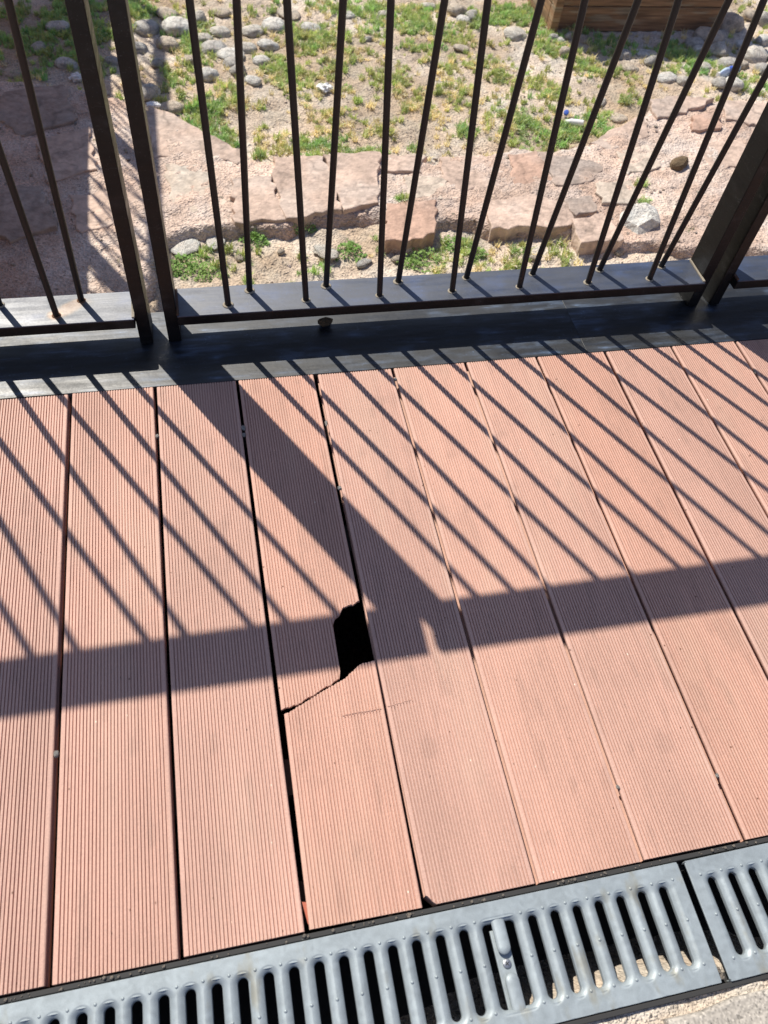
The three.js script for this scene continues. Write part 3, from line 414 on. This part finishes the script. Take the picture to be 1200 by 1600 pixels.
  function grate(dx, dy, label) {
    const o = thing('drain_grate', label, 'grate', 'slotted drain grates'); o.position.set(dx, dy, 1.017);
    mesh('slotted_plate', plate, M.zinc, o);
    for (const s of [-1, 1]) { const t = new THREE.CapsuleGeometry(0.0088, 0.03, 6, 16); t.rotateX(Math.PI / 2); t.scale(1, 0.42, 1); t.translate(mid, -0.0048, s * 0.0335); mesh('tongue', metreUV(t), M.zinc, o); }
    const lb = mesh('locking_bar', metreUV(box(0.0215, 0.004, 0.086, mid - 0.001, -0.0125, 0.004, 0.0012)), M.zinc, o);
    const sc = new THREE.LatheGeometry([[0, 0.0012], [0.0022, 0.0012], [0.0046, 0.0009], [0.0054, 0.0001], [0.0054, -0.002]].map(([r, y]) => new THREE.Vector2(r, y)), 20); const sm = mesh('screw', sc, M.steel, lb); sm.position.set(mid, -0.0092, -0.0005);
    for (const r of [0.5, 0.5 + Math.PI / 2]) { const cr = mesh('screw_cross', box(0.0058, 0.0004, 0.0011), M.plastic, lb); cr.position.set(mid, -0.0078, -0.0005); cr.rotation.y = r; }
    return o;
  }
  grate(0, 0, 'galvanised slotted grate with a screwed locking bar, along the broken plank');
  grate(1.0095, 0.0012, 'galvanised slotted grate next to the granite paving, sitting slightly proud').rotation.y = 0.006;
  grate(-1.006, 0.001, 'galvanised slotted grate along the shaded end of the deck');
  {
    const N = 170, im = new THREE.InstancedMesh(new THREE.IcosahedronGeometry(1, 1), M.sand, N), m4 = new THREE.Matrix4(), qq = new THREE.Quaternion(), ee = new THREE.Euler(), rr = rng(77);
    for (let i = 0; i < N; i++) { const clump = i < 60, big = 0.0007 + 0.0016 * Math.pow(rr(), 2.5), x = clump ? 0.7985 + 0.0035 * (rr() - 0.5) : mix(-0.1, 1.2, Math.pow(rr(), 0.8)), z = clump ? 1.078 + 0.014 * (rr() - 0.5) : 0.9425 + 0.003 * (rr() - 0.5); ee.set(rr() * 6, rr() * 6, rr() * 6); im.setMatrixAt(i, m4.compose(new THREE.Vector3(x, clump ? -0.012 + 0.008 * rr() : -0.0022 + big * 0.5, z), qq.setFromEuler(ee), new THREE.Vector3(big, big, big))); }
    top(im, 'sand_grains', { kind: 'stuff', label: 'coarse sand grains caught along the drain frame', category: 'sand' });
  }
  // sand washed into the channel
  const g = new THREE.PlaneGeometry(2.9, 0.143, 360, 22); g.rotateX(-Math.PI / 2); const p = g.attributes.position;
  for (let i = 0; i < p.count; i++) { const x = p.getX(i) + 0.55, z = p.getZ(i), heap = smooth(0.42, 0.66, x) * smooth(0.98, 0.78, x), t = (z + 0.0715) / 0.143; p.setY(i, -0.225 + 0.014 * fbm(x * 14, z * 14, 5, 3) + (0.05 * smooth(0.6, 1, t) + 0.175 * heap * smooth(0.42, 0.9, t)) * (0.75 + 0.5 * fbm(x * 16, z * 16, 9, 3)) + 0.004 * vnoise(x * 220, z * 220, 4)); if (p.getY(i) > -0.018) p.setY(i, -0.018 - 0.004 * vnoise(x * 90, z * 90, 12)); }
  g.computeVertexNormals(); const uv = g.attributes.uv; for (let i = 0; i < uv.count; i++) uv.setXY(i, p.getX(i), p.getZ(i));
  const s = top(mesh('sand', g, M.sand), 'channel_sand', { kind: 'stuff', label: 'pale sand washed into the drain channel', category: 'sand' }); s.position.set(0.55, 0, 1.017);
}

// ---------------------------------------------------------------- paving on the near side
{
  const o = top(new THREE.Group(), 'pavement', { kind: 'structure', label: 'grey granite paving stones bedded in sand beside the drain' });
  const g = new THREE.PlaneGeometry(7, 0.6, 900, 76); g.rotateX(-Math.PI / 2); const p = g.attributes.position;
  for (let i = 0; i < p.count; i++) { const x = p.getX(i), z = p.getZ(i); p.setY(i, -0.012 + 0.010 * fbm(x * 12, z * 12, 3, 4) + 0.003 * vnoise(x * 180, z * 180, 6)); }
  g.computeVertexNormals(); const uv = g.attributes.uv; for (let i = 0; i < uv.count; i++) uv.setXY(i, p.getX(i), p.getZ(i));
  const m = mesh('sand_bed', g, M.sand, o); m.position.set(1, 0, 1.393);
  mesh('base', box(60, 0.5, 40, 0, -0.285, 21.094), M.concrete, o);
  const stone = (x0, x1, z0, z1, y, ry, t) => {
    const pts = []; const w = x1 - x0, d = z1 - z0, k = 10; for (let q = 0; q < 4 * k; q++) { const s = Math.floor(q / k), t0 = (q % k) / k, [ax, az, bx, bz] = [[0, 0, w, 0], [w, 0, w, d], [w, d, 0, d], [0, d, 0, 0]][s]; pts.push(new THREE.Vector2(mix(ax, bx, t0) - w / 2 + 0.005 * (R() - 0.5), mix(az, bz, t0) - d / 2 + 0.005 * (R() - 0.5))); }
    const e = new THREE.ExtrudeGeometry(new THREE.Shape(pts), { depth: 0.05, bevelEnabled: true, bevelSize: 0.004, bevelThickness: 0.004, bevelSegments: 2 }); e.rotateX(Math.PI / 2); metreUV(e);
    const q = mesh('paving_stone', e, M.granite, o); q.position.set((x0 + x1) / 2, y, (z0 + z1) / 2); q.rotation.y = ry;
  };
  stone(0.715, 1.16, 1.106, 1.44, 0.003, 0.03, 0); stone(1.2, 1.55, 1.106, 1.43, 0.003, -0.02, 1); stone(0.2, 0.66, 1.14, 1.46, 0.0, 0.05, 2); stone(-0.26, 0.15, 1.15, 1.45, 0.001, -0.03, 3); stone(1.6, 1.98, 1.12, 1.44, 0, 0.02, 1);
}

// ---------------------------------------------------------------- stones
function rockGeometry(seed, flat = 0.7, rough = 0.2, detail = 3) {
  const g = mergeVertices(new THREE.IcosahedronGeometry(1, detail).deleteAttribute('uv').deleteAttribute('normal')), p = g.attributes.position, v = new THREE.Vector3();
  for (let i = 0; i < p.count; i++) { v.fromBufferAttribute(p, i); const n = 1 + rough * 2 * (fbm(v.x * 1.1 + seed * 7.3 + v.z * 0.6, v.y * 1.1 + v.z * 0.9, seed, 3) - 0.5); p.setXYZ(i, v.x * n, v.y * n * flat, v.z * n); }
  g.computeVertexNormals(); return metreUV(g, 0.2);
}
const rocks = [0, 1, 2, 3, 4, 5].map((s) => rockGeometry(s + 3, 0.72 + 0.06 * (s % 3), 0.42));
const flatFaces = (g) => { const f = g.toNonIndexed(); f.computeVertexNormals(); return metreUV(f, 0.2); };
const slabsRock = [0, 1, 2].map((s) => rockGeometry(s + 30, 0.45, 0.42));
function rock(name, geo, mat, x, y, z, sx, sy, sz, ry, data) { const m = mesh(name, geo, mat); m.position.set(x, y, z); m.scale.set(sx, sy, sz); m.rotation.set(0.2 * (hash(x * 1000 | 0, 1, 2) - 0.5), ry, 0.2 * (hash(z * 1000 | 0, 1, 2) - 0.5)); top(m, name, data); return m; }
COBBLES.forEach(([x, z, a, h], i) => {
  const k = i < 25 ? 'left' : i < 31 ? 'shade' : x > 3.1 ? 'box' : 'grass';
  const data = { left: ['river cobble in the stony patch beside the pole shadow', 'river cobbles in the stony patch'], shade: ['river cobble in the deep shade of the side walkway', 'river cobbles in the shade'], box: ['river cobble heaped by the timber planter', 'river cobbles by the planter'], grass: ['river cobble out on the thin grass', 'river cobbles on the thin grass'] }[k];
  const mat = M.cobble[[10, 8, 13].includes(i) ? 1 : (i * 7 + 3) % 4], s = 1.2;
  rock('river_cobble', rocks[i % 6], mat, x, groundHeight(x, z) + h * 0.3, z - 0.01, a * s, h * s * 0.95, a * s * (0.75 + 0.3 * hash(i, 2, 3)), i * 1.3 % 0.8 - 0.4, { label: (a * h > 0.0024 ? 'large ' : a * h > 0.0013 ? 'medium sized ' : 'small ') + ['cream', 'whitish', 'pale grey', 'tan'][M.cobble.indexOf(mat)] + ' ' + data[0], category: 'cobble', group: data[1] });
});
FRONT_STONES.forEach(([x, z, a, h], i) => {
  const lab = i < 3 ? ['flat pale stone beside the weeds below the path edge', 'flat pale stones'] : i === 3 ? ['flat grey slab lying loose below the path edge'] : i === 4 ? ['purplish grey pebble below the path edge'] : i < 7 ? ['pale rounded stone beside the white block', 'stones beside the white block'] : ['small pebble on the bare soil below the path', 'pebbles below the path'];
  rock(i === 4 || i > 6 ? 'pebble' : 'loose_stone', (i < 4 ? slabsRock : rocks)[i % 3], M.cobble[[1, 1, 1, 0, 2, 1, 1][i] ?? 3], x, groundHeight(x, z) + 0.012, z, a, Math.max(0.02, h * 0.7), a * 0.75, i * 0.9, lab[1] ? { label: lab[0], category: 'stone', group: lab[1] } : { label: lab[0], category: 'stone' });
});
rock('white_block', flatFaces(rockGeometry(44, 0.8, 0.7, 1)), M.cobble[1], 2.574, -1.31, -2.22, 0.13, 0.10, 0.10, 0.5, { label: 'chunky white broken stone wedged against the path edge', category: 'stone' });
rock('dark_stone', flatFaces(rockGeometry(45, 0.6, 0.6, 1)), M.brownStone, 2.972, TERRACE + 0.022, -2.7, 0.06, 0.05, 0.035, 0.1, { label: 'dark brown stone lying on the pale path', category: 'stone' });
rock('small_stone', flatFaces(rockGeometry(46, 0.5, 0.6, 1)), M.brownStone, 0.487, 0.0075, -0.137, 0.0155, 0.019, 0.0095, 0.2, { label: 'small brown stone lying on the black edge board', category: 'stone' });
{
  // loose grit on the path, the strip below it and the field
  const N = 4200, im = new THREE.InstancedMesh(rockGeometry(9, 0.65, 0.35, 1), M.cobble[0], N), m = new THREE.Matrix4(), q = new THREE.Quaternion(), e = new THREE.Euler(), c = new THREE.Color();
  for (let i = 0; i < N; i++) {
    const x = mix(-1.2, 4.6, R()), z = i % 3 ? mix(-3.5, -1.55, R()) : mix(-5.4, -2.9, R()), on = pathDist(x, z) < -0.04, s = 0.003 + 0.009 * Math.pow(R(), 3);
    e.set((R() - 0.5) * 0.8, R() * 6, (R() - 0.5) * 0.8); m.compose(new THREE.Vector3(x, (on ? TERRACE + 0.004 : groundHeight(x, z)) + s * 0.15, z), q.setFromEuler(e), new THREE.Vector3(s, s * 0.6, s)); im.setMatrixAt(i, m);
    const k = mix(0.8, 1.2, R()); im.setColorAt(i, c.setRGB(k * mix(0.95, 1.1, R()), k * 0.9, k * mix(0.75, 0.95, R())));
  }
  im.castShadow = im.receiveShadow = true; top(im, 'grit', { kind: 'stuff', label: 'loose grit and stone chips over the soil', category: 'grit' });
}

// ---------------------------------------------------------------- grass and weeds
{
  const tuft = (seed, n, hgt) => {
    const r = rng(seed), pos = [], idx = []; let k = 0;
    for (let i = 0; i < n; i++) {
      const a = r() * 6.283, lean = 0.25 + 0.75 * r(), h = hgt * (0.5 + 0.7 * r()), w = 0.0022 + 0.0018 * r(), bx = (r() - 0.5) * 0.03, bz = (r() - 0.5) * 0.03, cx = Math.cos(a), cz = Math.sin(a), px = -cz * w, pz = cx * w;
      const at = (t) => [bx + cx * lean * h * t * t, h * t * (1 - 0.35 * lean * t), bz + cz * lean * h * t * t]; const A = at(0), B = at(0.55), C = at(1);
      pos.push(A[0] - px, A[1], A[2] - pz, A[0] + px, A[1], A[2] + pz, B[0] - px * 0.8, B[1], B[2] - pz * 0.8, B[0] + px * 0.8, B[1], B[2] + pz * 0.8, C[0], C[1], C[2]); idx.push(k, k + 1, k + 2, k + 2, k + 1, k + 3, k + 2, k + 3, k + 4); k += 5;
    }
    const g = new THREE.BufferGeometry(); g.setAttribute('position', new THREE.Float32BufferAttribute(pos, 3)); g.setIndex(idx); g.computeVertexNormals(); return g;
  };
  const spots = [];
  for (const [x, z, a, b, green] of GRASS_PATCHES) {
    const n = Math.round(2800 * a * b * (0.8 + 0.5 * green) + 12);
    for (let i = 0; i < n; i++) { const t = R() * 6.283, r = Math.pow(R(), 0.7) * 1.3, px = x + a * r * Math.cos(t), pz = z + b * r * Math.sin(t); if (pathDist(px, pz) > 0.02 && fbm(px * 6, pz * 6, 15, 3) > 0.43) spots.push([px, pz, green, groundHeight(px, pz)]); }
  }
  for (let i = 0; i < 2200; i++) { const px = mix(-1.5, 5, R()), pz = mix(-7, -2.9, R()); if (pathDist(px, pz) > 0.02) spots.push([px, pz, 0.35 * R(), groundHeight(px, pz)]); }
  for (let i = 0; i < 220; i++) { const px = mix(1.35, 2.1, R()), pz = mix(-2.2, -1.6, R()); if (pathDist(px, pz) > 0.02) spots.push([px, pz, 0.55 * R() + 0.15, groundHeight(px, pz)]); }
  for (let i = 0; i < 160; i++) { const px = mix(0.1, 1.15, R()), pz = mix(-2.25, -1.6, R()); if (pathDist(px, pz) > 0.02 && fbm(px * 5, pz * 5, 16) > 0.5) spots.push([px, pz, 0.7, groundHeight(px, pz)]); }
  for (const [x, z, r] of PATH_TUFTS) for (let i = 0; i < 9; i++) spots.push([x + r * 2 * (R() - 0.5), z + r * (R() - 0.5), 0.7, TERRACE]);
  const m = new THREE.Matrix4(), q = new THREE.Quaternion(), up = new THREE.Vector3(0, 1, 0), c = new THREE.Color();
  for (const [v, label] of [[0, 'short green grass tufts on the soil'], [1, 'dry straw coloured grass tufts on the soil']]) {
    const mine = spots.filter(([, , g], i) => ((hash(i, 4, 4) < 0.3 + 0.75 * g) ? 0 : 1) === v), im = new THREE.InstancedMesh(tuft(5 + v, v ? 18 : 22, v ? 0.038 : 0.045), M.grass, mine.length);
    mine.forEach(([x, z, g, y], i) => {
      const s = 0.55 + 0.75 * R(); m.compose(new THREE.Vector3(x, y - 0.004, z), q.setFromAxisAngle(up, R() * 6.283), new THREE.Vector3(s, s * (0.7 + 0.5 * R()), s)); im.setMatrixAt(i, m);
      const k = 0.85 + 0.5 * R(); v ? c.setRGB(0.78 * k, 0.68 * k, 0.38 * k) : c.setRGB(mix(0.52, 0.3, R() * g) * k, mix(0.6, 0.5, R()) * k, 0.19 * k); im.setColorAt(i, c);
    });
    im.castShadow = im.receiveShadow = true; top(im, v ? 'dry_grass' : 'grass', { kind: 'stuff', label, category: 'grass' });
  }
  WEEDS.forEach(([x, z, r], w) => {
    const rr = rng(900 + w), pos = [], idx = []; let k = 0; const n = Math.round(170 + 1500 * r);
    for (let i = 0; i < n; i++) {
      const a = rr() * 6.283, spread = 1.5 * (0.45 + 0.9 * vnoise(a * 1.6 + w * 5, w * 3.1, 41)), d = r * Math.sqrt(rr()) * spread, h = (0.06 * Math.max(0.2, 1 - (d / r) ** 2 * 0.5)) * (0.1 + 0.9 * rr()) * (0.25 + 1.3 * fbm(d * Math.cos(a) * 45 + w * 9, d * Math.sin(a) * 45, 7, 2)) * (0.6 + r * 3), cx = d * Math.cos(a), cz = d * Math.sin(a) * 0.8, t = rr() * 6.283, L = 0.005 + 0.014 * rr() * rr(), W = L * 0.42, el = -0.3 + rr() * 0.9;
      const ux = Math.cos(t) * Math.cos(el), uy = Math.sin(el), uz = Math.sin(t) * Math.cos(el), vx = -Math.sin(t), vz = Math.cos(t);
      pos.push(cx - ux * L, h - uy * L, cz - uz * L, cx + vx * W, h + 0.0025, cz + vz * W, cx + ux * L, h + uy * L, cz + uz * L, cx - vx * W, h + 0.0025, cz - vz * W); idx.push(k, k + 1, k + 2, k, k + 2, k + 3); k += 4;
    }
    for (let i = 0; i < 14; i++) { const a = rr() * 6.283, d = r * 0.7 * rr(), ex = d * Math.cos(a), ez = d * Math.sin(a) * 0.8, h = 0.03 + 0.05 * rr(); pos.push(-0.0012, -0.01, 0, 0.0012, -0.01, 0, ex, h, ez, ex + 0.001, h, ez + 0.001); idx.push(k, k + 1, k + 2, k + 1, k + 3, k + 2); k += 4; }
    const g = new THREE.BufferGeometry(); g.setAttribute('position', new THREE.Float32BufferAttribute(pos, 3)); g.setIndex(idx); g.computeVertexNormals();
    const p = mesh('weed', g, M.leaf[w % 2]); p.position.set(x, groundHeight(x, z), z); top(p, 'weed', { label: (r > 0.07 ? 'wide leafy green weed' : r > 0.05 ? 'leafy green weed' : 'small leafy green weed') + (x < 0.4 ? ' by the flat pale stones' : x > 2.3 ? ' beside the white broken stone' : x > 1.1 ? ' in front of the red brown block' : ' under the edge of the pink flagstones'), category: 'weed', group: 'weeds below the path edge' });
  });
}

// ---------------------------------------------------------------- timber planter
{
  const o = thing('timber_planter', 'brown timber planter box with stacked boards behind the cobbles', 'planter'); o.position.set(2.93, -1.5, -4.82); o.rotation.y = 0.0;
  const W = 1.42, Dp = 1.5, Hb = 0.17;
  for (let k = 0; k < 4; k++) {
    const y = Hb / 2 + k * (Hb + 0.004), t = 0.05 - 0.004 * (k % 2);
    mesh('board', metreUV(box(W, Hb, t, W / 2, y, -t / 2, 0.006)), M.wood, o); mesh('board', metreUV(box(W, Hb, t, W / 2, y, -Dp + t / 2, 0.006)), M.wood, o);
    for (const x of [t / 2 - 0.001, W - t / 2 + 0.001]) { const g = box(t, Hb, Dp - 2 * t - 0.004, x, y, -Dp / 2, 0.006); metreUV(g); mesh('board', g, M.wood, o); }
  }
  mesh('corner_post', metreUV(box(0.06, 0.72, 0.06, 0.02, 0.36, 0.034, 0.006)), M.wood, o);
  mesh('soil_fill', box(W - 0.11, 0.6, Dp - 0.11, W / 2, 0.32, -Dp / 2), M.joist, o);
}

// ---------------------------------------------------------------- litter and scraps
function crumple(seed, a) { const g = mergeVertices(new THREE.IcosahedronGeometry(1, 3).deleteAttribute('uv').deleteAttribute('normal')), p = g.attributes.position; for (let i = 0; i < p.count; i++) { const n = 1 + a * (hash(i, seed, 4) - 0.5); p.setXYZ(i, p.getX(i) * n, p.getY(i) * n, p.getZ(i) * n); } const q = g.toNonIndexed(); q.computeVertexNormals(); return q; }
{
  const t = top(mesh('tissue', crumple(3, 0.7), M.white), 'tissue', { label: 'crumpled white paper tissue on the thin grass', category: 'litter' }); t.position.set(1.114, groundHeight(1.114, -3.953) + 0.02, -3.953); t.scale.set(0.045, 0.022, 0.035);
  const tube = thing('plastic_tube', 'white plastic tube lying beside a blue cap on the grass', 'litter'); const tg = new THREE.LatheGeometry([[0, -0.055], [0.016, -0.055], [0.02, -0.05], [0.02, 0.03], [0.013, 0.04], [0.011, 0.06], [0, 0.06]].map(([r, y]) => new THREE.Vector2(r, y)), 16); tg.rotateZ(Math.PI / 2 + 0.05); mesh('body', tg, M.white, tube); tube.position.set(2.668, groundHeight(2.668, -3.491) + 0.035, -3.491); tube.rotation.y = -0.35;
  const cap = top(mesh('bottle_cap', new THREE.LatheGeometry([[0, 0.014], [0.014, 0.014], [0.017, 0.011], [0.0175, 0], [0.0155, 0], [0.015, 0.01], [0, 0.011]].map(([r, y]) => new THREE.Vector2(r, y)), 20), M.blue), 'bottle_cap', { label: 'blue plastic bottle cap on the grass', category: 'cap' }); cap.position.set(2.655, groundHeight(2.655, -3.62) + 0.02, -3.62); cap.rotation.set(0.6, 0, 0.3);
  const bottle = thing('plastic_bottle', 'crushed pale blue plastic bottle among the cobbles', 'bottle');
  const bg = new THREE.LatheGeometry([[0, -0.1], [0.028, -0.1], [0.033, -0.09], [0.031, -0.06], [0.034, -0.03], [0.03, 0], [0.033, 0.04], [0.022, 0.075], [0.012, 0.09], [0.012, 0.1]].map(([r, y]) => new THREE.Vector2(r, y)), 18), bp = bg.attributes.position; for (let i = 0; i < bp.count; i++) bp.setZ(i, bp.getZ(i) * (0.55 + 0.3 * hash(i, 2, 9))); bg.rotateZ(Math.PI / 2); bg.computeVertexNormals(); mesh('body', bg, M.paleBlue, bottle);
  const lg = new THREE.CylinderGeometry(0.0335, 0.0335, 0.045, 18, 1, true); lg.scale(1, 1, 0.82); lg.rotateZ(Math.PI / 2); lg.translate(0.01, 0.001, 0); mesh('label_band', lg, M.blue, bottle); const cg = new THREE.CylinderGeometry(0.014, 0.014, 0.016, 14); cg.rotateZ(Math.PI / 2); cg.translate(-0.106, 0, 0); mesh('cap', cg, M.white, bottle);
  bottle.position.set(4.056, groundHeight(4.056, -4.089) + 0.035, -4.089); bottle.rotation.y = 0.35;
  const wr = top(mesh('paper_scrap', crumple(8, 0.6), M.white), 'paper_scrap', { label: 'crumpled white scrap in the shade of the side walkway', category: 'litter' }); wr.position.set(-0.40, groundHeight(-0.4, -4.15) + 0.025, -4.15); wr.scale.set(0.045, 0.022, 0.03);
  const sc = top(mesh('paper_scrap', crumple(5, 0.6), M.white), 'paper_scrap', { label: 'small white scrap at the corner of the stone path', category: 'litter' }); sc.position.set(0.062, TERRACE + 0.01, -3.46); sc.scale.set(0.035, 0.012, 0.02);
  const lf = new THREE.SphereGeometry(1, 10, 4, 0, 6.2832, 0, 1.0); lf.scale(0.04, 0.03, 0.018); const leaf = top(mesh('dry_leaf', lf, M.dryLeaf), 'dry_leaf', { label: 'curled yellow brown dry leaf by the path blocks', category: 'leaf' }); leaf.position.set(2.2, groundHeight(2.2, -2.07) - 0.005, -2.07); leaf.rotation.y = 0.5;
  // bits caught in the gaps between planks
  const bits = [[0.3003, 0.118, 0.0035, 0.006], [0.3000, 0.135, 0.003, 0.004], [0.4503, 0.275, 0.0035, 0.005], [0.4502, 0.125, 0.003, 0.007], [0.1502, 0.12, 0.003, 0.004], [-0.0005, 0.665, 0.003, 0.005], [0.7502, 0.84, 0.0022, 0.003], [0.9002, 0.85, 0.0022, 0.0035], [0.6003, 0.03, 0.003, 0.004], [1.35, 0.09, 0.003, 0.006]];
  bits.forEach(([x, z, a, l], i) => rock('stone_chip', rocks[i % 6], M.cobble[1], x, 0, z, a, 0.004, l, 0, { label: 'pale stone chip caught in a gap between two planks', category: 'stone chip', group: 'stone chips in the plank gaps' }));
  const clipG = new THREE.ExtrudeGeometry(new THREE.Shape([[0, 0], [0.008, 0.002], [0.009, 0.03], [0.004, 0.026]].map(([x, y]) => new THREE.Vector2(x, y))), { depth: 0.003, bevelEnabled: false }); clipG.rotateX(Math.PI / 2);
  const clip = top(mesh('plank_clip', clipG, M.redClip), 'plank_clip', { label: 'broken red plastic clip sticking up beside the slipped plank piece', category: 'clip' }); clip.position.set(0.2985, -0.004, 0.903);
}
shade(scene);
renderer.render(scene, camera);
